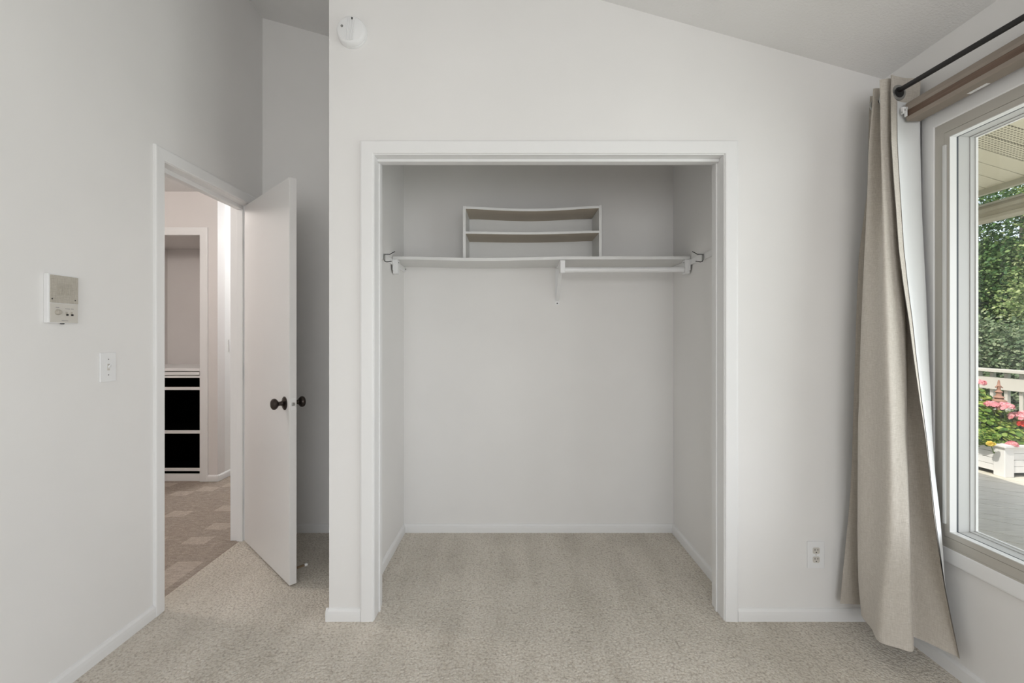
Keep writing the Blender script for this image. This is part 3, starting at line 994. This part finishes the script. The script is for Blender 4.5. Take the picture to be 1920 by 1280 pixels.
ZL = [2.262, 2.20, 2.12, 2.0, 1.86, 1.72, 1.58, 1.44, 1.30, 1.16, 1.02, .88, .74, .60, .46, .34, .22, .10]
FOLD = {
 'E0': [(1.513, 1.926), (1.51, 1.927), (1.509, 1.928), (1.508, 1.93), (1.505, 1.931), (1.487, 1.933), (1.472, 1.935), (1.467, 1.937), (1.463, 1.939), (1.461, 1.941), (1.458, 1.943), (1.455, 1.945), (1.453, 1.947), (1.447, 1.948), (1.438, 1.95), (1.427, 1.952), (1.416, 1.953), (1.407, 1.955)],
 'F1': [(1.481, 1.868), (1.478, 1.868), (1.472, 1.869), (1.463, 1.869), (1.459, 1.869), (1.454, 1.87), (1.447, 1.87), (1.441, 1.871), (1.435, 1.871), (1.431, 1.872), (1.428, 1.873), (1.424, 1.874), (1.423, 1.874), (1.423, 1.875), (1.423, 1.876), (1.425, 1.877), (1.429, 1.878), (1.441, 1.879)],
 'G': [(1.457, 1.805), (1.454, 1.799), (1.449, 1.792), (1.442, 1.781), (1.435, 1.768), (1.429, 1.758), (1.424, 1.748), (1.419, 1.738), (1.416, 1.728), (1.411, 1.718), (1.411, 1.713), (1.413, 1.711), (1.413, 1.709), (1.411, 1.708), (1.407, 1.706), (1.396, 1.708), (1.384, 1.709), (1.378, 1.711)],
 'R': [(1.496, 1.795), (1.492, 1.792), (1.487, 1.789), (1.486, 1.783), (1.488, 1.776), (1.491, 1.769), (1.494, 1.761), (1.499, 1.754), (1.503, 1.746), (1.498, 1.738), (1.491, 1.729), (1.479, 1.718), (1.478, 1.707), (1.474, 1.696), (1.468, 1.685), (1.464, 1.676), (1.459, 1.666), (1.453, 1.656)],
 'W': [(1.607, 1.792), (1.603, 1.79), (1.598, 1.788), (1.595, 1.784), (1.594, 1.779), (1.592, 1.773), (1.593, 1.766), (1.595, 1.76), (1.595, 1.754), (1.595, 1.748), (1.594, 1.74), (1.591, 1.732), (1.592, 1.724), (1.593, 1.707), (1.588, 1.687), (1.581, 1.671), (1.585, 1.65), (1.593, 1.628)],
 'E1': [(1.471, 1.768), (1.468, 1.766), (1.463, 1.76), (1.458, 1.752), (1.459, 1.743), (1.461, 1.733), (1.463, 1.724), (1.472, 1.714), (1.485, 1.704), (1.494, 1.694), (1.505, 1.684), (1.518, 1.674), (1.526, 1.665), (1.531, 1.655), (1.543, 1.645), (1.555, 1.636), (1.571, 1.627), (1.59, 1.618)],
}


def lerp2(a, b, t):
    return (a[0] + (b[0] - a[0]) * t, a[1] + (b[1] - a[1]) * t)


def catmull(pts, n, w):
    """n samples per span through pts; w>0 tightens the corners"""
    out = []
    k = len(pts)
    P = [Vector((*p, 0)) for p in pts]
    for i in range(k - 1):
        p0 = P[max(i - 1, 0)]
        p1, p2 = P[i], P[i + 1]
        p3 = P[min(i + 2, k - 1)]
        L = (p2 - p1).length
        m1 = (p2 - p0)
        m2 = (p3 - p1)
        m1 = m1.normalized() * min(m1.length * 0.5, L) * w if m1.length > 1e-6 else m1
        m2 = m2.normalized() * min(m2.length * 0.5, L) * w if m2.length > 1e-6 else m2
        for j in range(n):
            t = j / n
            h00, h10, h01, h11 = 2 * t ** 3 - 3 * t ** 2 + 1, t ** 3 - 2 * t ** 2 + t, -2 * t ** 3 + 3 * t ** 2, t ** 3 - t ** 2
            out.append(p1 * h00 + m1 * h10 + p2 * h01 + m2 * h11)
    out.append(P[-1])
    return out


def curtain_section(z):
    a = np.array(ZL[::-1])
    g = lambda k: (float(np.interp(z, a, [p[0] for p in FOLD[k]][::-1])), float(np.interp(z, a, [p[1] for p in FOLD[k]][::-1])))
    E0, F1, G, R_, W, E1 = (g(k) for k in ('E0', 'F1', 'G', 'R', 'W', 'E1'))
    s = max(0.0, min(1.0, (z - 0.1) / 2.16))          # 1 at the top
    H1 = lerp2((1.530, 1.945), (1.595, 1.905), s)
    mid = lerp2(F1, G, 0.55)
    H2 = lerp2((mid[0] + 0.004, mid[1]), (1.590, 1.856), max(0, (s - 0.55) / 0.45) ** 1.5)
    GR = lerp2(G, R_, 0.55)
    GR = (GR[0] - 0.001, GR[1] - 0.005)
    H3 = lerp2((1.533, 1.7355), (1.566, 1.822), s ** 0.6)
    WM = lerp2(W, E1, 0.5)
    WM = (WM[0] + 0.004 * s, WM[1] + 0.010 * min(1, s * 2))
    return [E0, lerp2(E0, H1, 0.5), H1, F1, H2, G, GR, R_, lerp2(R_, H3, .6), H3, W, WM, E1]


NS = 8
ZS = list(np.linspace(2.262, 0.10, 66))
grid = []
for z in ZS:
    grid.append([(p.x, p.y, z) for p in catmull(curtain_section(z), NS, 1.0)])
NR, NC = len(grid), len(grid[0])
G3 = np.array(grid)
tu = np.gradient(G3, axis=1)
tv = np.gradient(G3, axis=0)
NRM = np.cross(tu, tv)
NRM /= np.linalg.norm(NRM, axis=2, keepdims=True) + 1e-9
# the side that shows the lining on the last flap faces the viewer
mid_flap = NRM[20, NC - NS]
view = np.array([0, 0, 1.243]) - G3[20, NC - NS]
if np.dot(mid_flap, view) < 0:
    NRM = -NRM


def grid_mesh(name, A, mat, parent):
    r, c = A.shape[:2]
    me = bpy.data.meshes.new(name)
    me.from_pydata([tuple(p) for p in A.reshape(-1, 3)], [], [(i * c + j, i * c + j + 1, (i + 1) * c + j + 1, (i + 1) * c + j) for i in range(r - 1) for j in range(c - 1)])
    for p in me.polygons:
        p.use_smooth = True
    return link(name, me, mat, parent)


ct = empty('curtain', (1.50, 1.78, 0.10), 'long beige linen grommet curtain with white lining gathered beside the window', 'curtain')
fab = adopt(ct, grid_mesh('fabric_panel', G3 - NRM * 0.0012, 'linen', None))
fs = adopt(ct, grid_mesh('turned_hem', G3 + NRM * 0.0006, 'linen', None))
# lining: starts under the header, stops short of the side and bottom hems
ri = [i for i, z in enumerate(ZS) if 0.16 < z < 2.165]
A = (G3 + NRM * 0.0026)[ri[0]:ri[-1] + 1]
seg = np.linalg.norm(np.diff(G3[NR // 2], axis=0), axis=1)
cum = np.cumsum(seg[::-1])
drop = int(np.searchsorted(cum, 0.030))
A = A[:, 3:NC - drop]
lin = adopt(ct, grid_mesh('lining', A, 'lining', None))
tag(lin, 'white blackout lining')
# grommet on the last flap where the rod comes out, and on the pleats behind
for yy, nx, ny in ((1.7745, -0.15, 1.0), (1.838, -0.3, 1.0), (1.872, 0.3, 1.0)):
    cz = rod_z(yy) - 0.008
    ax = Vector((nx, ny, 0)).normalized()
    bm = bmesh.new()
    lathe(bm, [(0.0205, -0.004), (0.0285, -0.004), (0.0300, -0.002), (0.0300, 0.004), (0.0205, 0.004), (0.0195, 0.0)], (RODX, yy, cz), ax, 32)
    g_ = from_bm('grommet', bm, 'steel', None)
    shade_auto(g_, 40)
    adopt(ct, g_)
    bm = bmesh.new()
    lathe(bm, [(0.0, -0.0035), (0.0200, -0.0035), (0.0200, 0.003), (0.0, 0.003)], (RODX, yy - 0.0015, cz), ax, 28)
    adopt(ct, from_bm('grommet_dark_disc', bm, 'dark', None))  # disc fills the ring, the hole's darkness put into its colour

# ------------------------------------------------------------------ outside: house skin, eave, porch beam
hw = bmesh.new()
ew = box_obj('wall_exterior', (XR + 0.15, XR + 0.16, WY0 - 2.5, WY1 + 0.001, -0.3, WZ0 - 0.02), 'siding', kind='structure')
box_obj('wall_exterior_far', (XR + 0.15, XR + 0.16, WY1 + 0.02, 9.0, -0.3, 2.45), 'siding', kind='structure')


def sof_z(x):
    return 2.975 - 0.30 * x


sf = empty('soffit', (2.3, 2.0, sof_z(2.3)), 'cream panelled soffit under the roof overhang', kind='structure')
proto = {}
for key, m_ in (('plain', 'soffit'), ('vent', 'vented')):
    bm = bmesh.new()
    w_ = 0.0985
    prism(bm, [(1.78, sof_z(1.78)), (2.83, sof_z(2.83)), (2.83, sof_z(2.83) + 0.008), (1.78, sof_z(1.78) + 0.008)], XZ, 0.0, w_)
    bmesh.ops.recalc_face_normals(bm, faces=bm.faces)
    me = bpy.data.meshes.new('panel')
    bm.to_mesh(me)
    bm.free()
    me.materials.append(M[m_])
    proto[key] = me
for k in range(-8, 40):
    y = 2.188 + k * 0.1055
    o = bpy.data.objects.new('panel', proto['vent' if (k % 9) in (0, 1) else 'plain'])
    COL.objects.link(o)
    o.location = (0, y, 0)
    adopt(sf, o)
adopt(sf, prism_obj('backing', [(1.78, sof_z(1.78) + 0.009), (2.83, sof_z(2.83) + 0.009), (2.83, sof_z(2.83) + 0.02), (1.78, sof_z(1.78) + 0.02)], XZ, -1.5, 7.0, 'fascia'))
adopt(sf, box_obj('fascia', (2.82, 2.85, -1.5, 7.0, 2.098, 2.235), 'fascia'))
rf = prism_obj('roof', [(1.55, sof_z(1.55) + 0.03), (2.87, sof_z(2.87) + 0.06), (2.87, sof_z(2.87) + 0.13), (-2.2, sof_z(-2.2) + 0.13), (-2.2, sof_z(-2.2) + 0.03)], XZ, -3.0, 7.0, 'shingle', kind='structure')
tag(rf, 'grey shingled roof over the bedroom')

pb = empty('porch_beam', (3.0, 2.5, -0.1), 'stepped beige porch beam just beyond the roof edge', 'beam')
before = set(bpy.data.objects)
prism_obj('beam', [(2.975, 2.066), (2.965, 2.050), (2.965, 2.030), (2.985, 2.024), (2.985, 2.004), (2.97, 1.998), (2.97, 1.980), (2.98, 1.974), (3.05, 1.974), (3.05, 2.066)], XZ, -1.2, 8.2, 'porch_beam')
box_obj('beam_cap', (2.955, 3.06, -1.2, 8.2, 2.066, 2.078), 'fascia')
for yy in (-1.1, 8.1):
    box_obj('post', (2.97, 3.05, yy - 0.04, yy + 0.04, -0.1, 1.98), 'porch_beam')
for o in set(bpy.data.objects) - before:
    adopt(pb, o)

# ------------------------------------------------------------------ deck and railing
dk = empty('floor_deck', (3.9, 4.0, -0.1), 'weathered grey deck of diagonal boards', kind='structure')
dd = Vector((-0.74, 0.67, 0)).normalized()
dn = Vector((0.67, 0.74, 0)).normalized()
DXA, DXB, DYA, DYB = 1.80, 6.10, 0.6, 8.4


def clip_line(c):
    """span of t for c*dn + t*dd inside the deck rectangle"""
    t0, t1 = -50, 50
    for p, d, lo, hi in ((dn.x * c, dd.x, DXA, DXB), (dn.y * c, dd.y, DYA, DYB)):
        a, b = (lo - p) / d, (hi - p) / d
        t0, t1 = max(t0, min(a, b)), min(t1, max(a, b))
    return t0, t1


c0 = dn.dot(Vector((DXA, DYA, 0)))
c1 = dn.dot(Vector((DXB, DYB, 0)))
kk = 0
c = c0 + 0.07
while c < c1 - 0.05:
    t0, t1 = clip_line(c)
    if t1 - t0 > 0.1:
        bm = bmesh.new()
        p = [dn * (c + s * 0.0695) + dd * t for s, t in ((-1, t0), (1, t0), (1, t1), (-1, t1))]
        prism(bm, [(q.x, q.y) for q in p], XY, -0.138, -0.1 + 0.0006 * ((kk * 7) % 3))
        adopt(dk, from_bm('board', bm, 'deck'))
    c += 0.145
    kk += 1
adopt(dk, box_obj('joist_frame', (DXA, DXB, DYA, DYB, -0.30, -0.15), 'fascia'))

rl = empty('deck_railing', (6.0, 5.0, -0.1), 'weathered white deck railing with square balusters behind the planter', 'railing')
before = set(bpy.data.objects)
RLX = 5.98
box_obj('cap_rail', (RLX - 0.07, RLX + 0.07, 0.6, 8.4, 0.815, 0.852), 'rail', bevel=0.004)
box_obj('top_board', (RLX - 0.018, RLX + 0.018, 0.6, 8.4, 0.600, 0.748), 'rail', bevel=0.003)
box_obj('bottom_board', (RLX - 0.018, RLX + 0.018, 0.6, 8.4, -0.02, 0.07), 'rail', bevel=0.003)
bm = bmesh.new()
box(bm, RLX + 0.019, RLX + 0.057, -0.020, 0.020, -0.1, 0.80)
me = bpy.data.meshes.new('baluster')
bmesh.ops.recalc_face_normals(bm, faces=bm.faces)
bm.to_mesh(me)
bm.free()
me.materials.append(M['rail'])
for k in range(46):
    o = bpy.data.objects.new('baluster', me)
    COL.objects.link(o)
    o.location = (0, 0.75 + k * 0.165, 0)
for yy in (0.65, 2.5, 4.4, 6.6, 8.3):
    box_obj('post', (RLX - 0.045, RLX + 0.045, yy - 0.045, yy + 0.045, -0.1, 0.815), 'rail', bevel=0.003)
for o in set(bpy.data.objects) - before:
    adopt(rl, o)

# ------------------------------------------------------------------ planter with geraniums
PA = math.radians(4)
PO = Vector((4.700, 4.345, -0.1))
pu = Vector((math.cos(PA), math.sin(PA), 0))
pv = Vector((-math.sin(PA), math.cos(PA), 0))
pl = empty('planter_box', PO, 'white slatted wooden planter box standing on the sunny deck', 'planter')
pl.rotation_euler = (0, 0, PA)
LU, LV = 1.12, 0.62
lg = 0.10
for u0, v0 in ((0, 0), (LU - lg, 0), (0, LV - lg), (LU - lg, LV - lg)):
    bm = bmesh.new()
    box(bm, u0, u0 + lg, v0, v0 + lg, 0.0, 0.288, 0.006)
    from_bm('leg', bm, 'planter', pl)
for k in range(4):
    z0 = 0.040 + k * 0.0625
    for nm, b in (('plank', (lg, LU - lg, 0.012, 0.034, z0, z0 + 0.0595)), ('plank', (lg, LU - lg, LV - 0.034, LV - 0.012, z0, z0 + 0.0595)),
                  ('plank', (0.012, 0.034, lg, LV - lg, z0, z0 + 0.0595)), ('plank', (LU - 0.034, LU - 0.012, lg, LV - lg, z0, z0 + 0.0595))):
        box_obj(nm, b, 'planter', pl, bevel=0.002)
for b in ((-0.02, LU + 0.02, -0.02, 0.085, 0.288, 0.313), (-0.02, LU + 0.02, LV - 0.085, LV + 0.02, 0.288, 0.313),
          (-0.02, 0.085, 0.085, LV - 0.085, 0.288, 0.313), (LU - 0.085, LU + 0.02, 0.085, LV - 0.085, 0.288, 0.313)):
    box_obj('rim', b, 'planter', pl, bevel=0.004)
box_obj('soil', (0.03, LU - 0.03, 0.03, LV - 0.03, 0.05, 0.27), 'soil', pl)


def leaf_cloud(centers, normals, size, aspect=1.0, fold=0.25, lobes=False):
    """one mesh of folded leaves: 2 quads each"""
    n = len(centers)
    nrm = normals / (np.linalg.norm(normals, axis=1, keepdims=True) + 1e-9)
    r = rng.normal(size=(n, 3))
    t = np.cross(nrm, r)
    t /= np.linalg.norm(t, axis=1, keepdims=True) + 1e-9
    b = np.cross(nrm, t)
    s = (size * (0.6 + 0.8 * rng.random(n)))[:, None]
    V = np.empty((n, 6, 3))
    V[:, 0] = centers - t * s
    V[:, 1] = centers + t * s
    V[:, 2] = centers + t * s * 0.35 + b * s * 0.6 * aspect + nrm * s * fold
    V[:, 3] = centers - t * s * 0.55 + b * s * 0.5 * aspect + nrm * s * fold
    V[:, 4] = centers + t * s * 0.35 - b * s * 0.6 * aspect + nrm * s * fold
    V[:, 5] = centers - t * s * 0.55 - b * s * 0.5 * aspect + nrm * s * fold
    idx = np.arange(n)[:, None] * 6
    F = np.concatenate([idx + np.array([[0, 1, 2, 3]]), idx + np.array([[1, 0, 5, 4]])])
    return V.reshape(-1, 3), F


def mesh_np(name, V, F, mat, parent=None, kind=None):
    me = bpy.data.meshes.new(name)
    me.vertices.add(len(V))
    me.vertices.foreach_set('co', V.astype(np.float32).ravel())
    k = F.shape[1]
    me.loops.add(F.size)
    me.loops.foreach_set('vertex_index', F.astype(np.int32).ravel())
    me.polygons.add(len(F))
    me.polygons.foreach_set('loop_start', np.arange(0, F.size, k, dtype=np.int32))
    me.polygons.foreach_set('loop_total', np.full(len(F), k, dtype=np.int32))
    me.update(calc_edges=True)
    me.validate()
    return link(name, me, mat, parent, kind)


def geranium(base, blobs, blooms, label, petal='petal_pink', nleaf=420):
    t = empty('geranium', base, label, 'plant', 'potted geraniums')
    C, Nn = [], []
    for (x, y, z, rx, rz) in blobs:
        d = rng.normal(size=(nleaf, 3))
        d /= np.linalg.norm(d, axis=1, keepdims=True)
        rr = 0.72 + 0.33 * rng.random((nleaf, 1))
        C.append(np.array([x, y, z]) + d * rr * np.array([rx, rx, rz]))
        Nn.append(d * 0.7 + np.array([-0.1, -0.1, 0.9]) + rng.normal(size=(nleaf, 3)) * 0.25)
    V, F = leaf_cloud(np.concatenate(C), np.concatenate(Nn), 0.024, 1.5, 0.25)
    adopt(t, mesh_np('foliage', V, F, 'leaf_geranium', None))
    for (x, y, z, r, pm) in blooms:
        n = 90
        d = rng.normal(size=(n, 3))
        d /= np.linalg.norm(d, axis=1, keepdims=True)
        d[:, 2] = np.abs(d[:, 2]) * 0.9 - 0.15
        V, F = leaf_cloud(np.array([x, y, z]) + d * r * np.array([1, 1, 0.7]), d + rng.normal(size=(n, 3)) * 0.3, 0.017, 1.5, 0.2)
        fh = adopt(t, mesh_np('flower_head', V, F, pm, None))
        bm = bmesh.new()
        tube(bm, [(x, y, z - 0.005), (x * .8 + base[0] * .2, y * .8 + base[1] * .2, z - 0.10), (base[0] * .4 + x * .6, base[1] * .4 + y * .6, 0.17)], 0.004, 6)
        adopt(t, from_bm('stalk', bm, 'leaf_geranium', None))


geranium((4.86, 4.72, 0.16), [(4.78, 4.70, 0.40, 0.17, 0.18), (4.74, 4.62, 0.27, 0.13, 0.11), (4.98, 4.90, 0.54, 0.13, 0.16), (4.68, 4.50, 0.25, 0.08, 0.06)],
         [(4.84, 4.60, 0.560, 0.052, 'petal_pink'), (5.12, 5.00, 0.742, 0.055, 'petal_pink')], 'tall leafy pink geranium at the window-side end of the planter')
geranium((5.02, 4.62, 0.16), [(4.86, 4.50, 0.26, 0.13, 0.11), (5.02, 4.66, 0.36, 0.12, 0.13), (4.97, 4.56, 0.28, 0.12, 0.10)],
         [(4.93, 4.56, 0.545, 0.070, 'petal_pink'), (4.79, 4.36, 0.215, 0.035, 'petal_pink'), (4.60, 4.38, 0.215, 0.022, 'petal_yellow')], 'low geranium with big pink bloom below the rusty finial')
geranium((5.12, 4.62, 0.16), [(5.10, 4.60, 0.28, 0.13, 0.11), (5.20, 4.72, 0.32, 0.13, 0.12)],
         [(5.01, 4.51, 0.450, 0.078, 'petal_pink'), (5.20, 4.60, 0.46, 0.06, 'petal_pink')], 'geranium with wide pink bloom beside the red flowers')
geranium((5.42, 4.66, 0.16), [(5.40, 4.64, 0.28, 0.14, 0.12)],
         [(5.03, 4.48, 0.385, 0.045, 'petal_red'), (5.34, 4.62, 0.46, 0.06, 'petal_red')], 'red flowered geranium in the planter', nleaf=380)

# rusty garden finial standing among the flowers
fx_, fy_ = 5.075, 4.75
fin = lathe_obj('garden_finial', [(0.0, 0.80), (0.006, 0.795), (0.010, 0.775), (0.012, 0.745), (0.020, 0.735), (0.014, 0.72), (0.016, 0.69), (0.032, 0.672), (0.020, 0.66), (0.024, 0.635),
                                  (0.046, 0.615), (0.030, 0.605), (0.062, 0.580), (0.060, 0.570), (0.012, 0.566), (0.010, 0.20), (0.0, 0.20)], (fx_, fy_, 0.0), (0, 0, 1), 'rust', None, 18)
tag(fin, 'rusty tiered metal garden finial rising from the geraniums', 'ornament')
bm = bmesh.new()
tube(bm, [(fx_ - 0.035, fy_, 0.722), (fx_ - 0.012, fy_, 0.735), (fx_ + 0.012, fy_, 0.735), (fx_ + 0.04, fy_, 0.715)], 0.006, 8)
from_bm('crossbar', bm, 'rust', fin)

# ------------------------------------------------------------------ garden: lawn, hedge, trees
lawn = box_obj('ground_lawn', (1.8, 70, -10, 80, -1.35, -1.2), 'lawn', kind='structure')
tag(lawn, 'green lawn beyond the deck')


def crown(name, blobs, n, size, mat, parent, seed):
    g = np.random.default_rng(seed)
    C, Nn = [], []
    for (x, y, z, rx, ry, rz, frac) in blobs:
        k = int(n * frac)
        cl = max(12, k // 60)
        d = g.normal(size=(cl, 3))
        d /= np.linalg.norm(d, axis=1, keepdims=True)
        cc = np.array([x, y, z]) + d * (0.55 + 0.5 * g.random((cl, 1))) * np.array([rx, ry, rz])
        own = g.integers(0, cl, k)
        off = g.normal(size=(k, 3)) * np.array([0.17, 0.17, 0.11]) * (rx + rz) * 0.5
        C.append(cc[own] + off)
        Nn.append(np.array([-0.2, -0.15, 0.9]) + g.normal(size=(k, 3)) * 0.55)
    V, F = leaf_cloud(np.concatenate(C), np.concatenate(Nn), size, 1.2, 0.2)
    return adopt(parent, mesh_np(name, V, F, mat, None))


def tree(x, y, h, blobs, n, size, mat, label, seed, lean=(0, 0), group='trees and shrubs beyond the deck', r=0.12, name='tree'):
    t = empty(name, (x, y, -1.2), label, 'tree' if name == 'tree' else 'shrub', group)
    crown('crown', blobs, n, size, mat, t, seed)
    bm = bmesh.new()
    tp = (x + lean[0], y + lean[1], h)
    tube(bm, [(x, y, -1.2), (x + lean[0] * 0.3, y + lean[1] * 0.3, h * 0.3 - 0.8), tp], [r, r * 0.8, r * 0.35], 10)
    for k in range(5):
        b = blobs[k % len(blobs)]
        s0 = Vector((x, y, -1.2)).lerp(Vector(tp), 0.45 + 0.1 * k)
        tube(bm, [s0, Vector((b[0], b[1], b[2])).lerp(s0, 0.4), Vector((b[0], b[1], b[2]))], [r * 0.4, r * 0.28, r * 0.1], 7)
    adopt(t, from_bm('trunk', bm, 'bark'))
    return t


SC = Vector((0.73, 0.68, 0))                  # heading of the view through the window


def at(dist, side):
    p = SC * dist + Vector((-0.68, 0.73, 0)) * side
    return p.x, p.y


x, y = at(10.6, -0.2)
tree(x, y, 0.9, [(x, y, 0.35, 1.0, 1.0, 1.0, 0.5), (x - 0.5, y + 0.7, 0.75, 0.8, 0.8, 0.85, 0.5)], 42000, 0.024, 'leaf_grey', 'rounded grey-green shrub right behind the deck railing', 21, r=0.05, name='shrub')
x, y = at(11.4, 1.3)
tree(x, y, 0.9, [(x, y, 0.6, 1.0, 1.0, 1.05, 1.0)], 22000, 0.024, 'leaf_grey', 'grey-green shrub by the window edge behind the railing', 22, r=0.05, name='shrub')
x, y = at(10.2, -2.0)
tree(x, y, 0.4, [(x, y, 0.0, 1.0, 1.0, 0.9, 1.0)], 18000, 0.026, 'leaf_dark', 'dark low shrub at the far end of the railing', 23, r=0.05, name='shrub')
x, y = at(13.0, -1.55)
tree(x, y, 2.6, [(x, y, 1.7, 1.4, 1.4, 1.0, 0.6), (x + 0.1, y - 0.1, 2.9, 1.25, 1.25, 0.9, 0.4)], 52000, 0.027, 'leaf_bright', 'yellow-green leafy tree in the middle of the window view', 24, (0.5, -0.3))
x, y = at(14.6, -1.7)
tree(x, y, 3.4, [(x, y, 2.8, 1.3, 1.3, 1.3, 0.7), (x - 0.3, y + 0.3, 4.3, 1.0, 1.0, 0.9, 0.2)], 38000, 0.030, 'leaf_bright', 'bright tree with a leaning grey trunk beside the window edge', 25, (-0.9, 0.6), r=0.2)
x, y = at(15.6, 1.0)
tree(x, y, 4.2, [(x, y, 2.2, 1.9, 1.9, 1.4, 0.75), (x, y, 4.3, 1.5, 1.5, 1.2, 0.13)], 62000, 0.033, 'leaf_dark', 'tall dark green tree nearest the window frame', 26)
x, y = at(19.0, -0.4)
tree(x, y, 5.2, [(x, y, 2.2, 2.3, 2.3, 1.6, 0.7), (x, y, 5.3, 1.9, 1.9, 1.5, 0.13)], 48000, 0.042, 'leaf_dark', 'far dark tree rising to the roof edge', 27)
for k, (ds_, sd_) in enumerate(((24, -4.5), (24.5, 0.5), (25, 5.0))):
    x, y = at(ds_, sd_)
    tree(x, y, 3.0, [(x, y, 1.0, 2.8, 2.8, 2.2, 0.6), (x, y, 3.2, 2.3, 2.3, 1.5, 0.4)], 16000, 0.085, 'leaf_dark',
         ('distant dark tree filling the gap at the far right', 'distant dark tree behind the middle of the view', 'distant dark tree behind the window frame')[k], 30 + k)
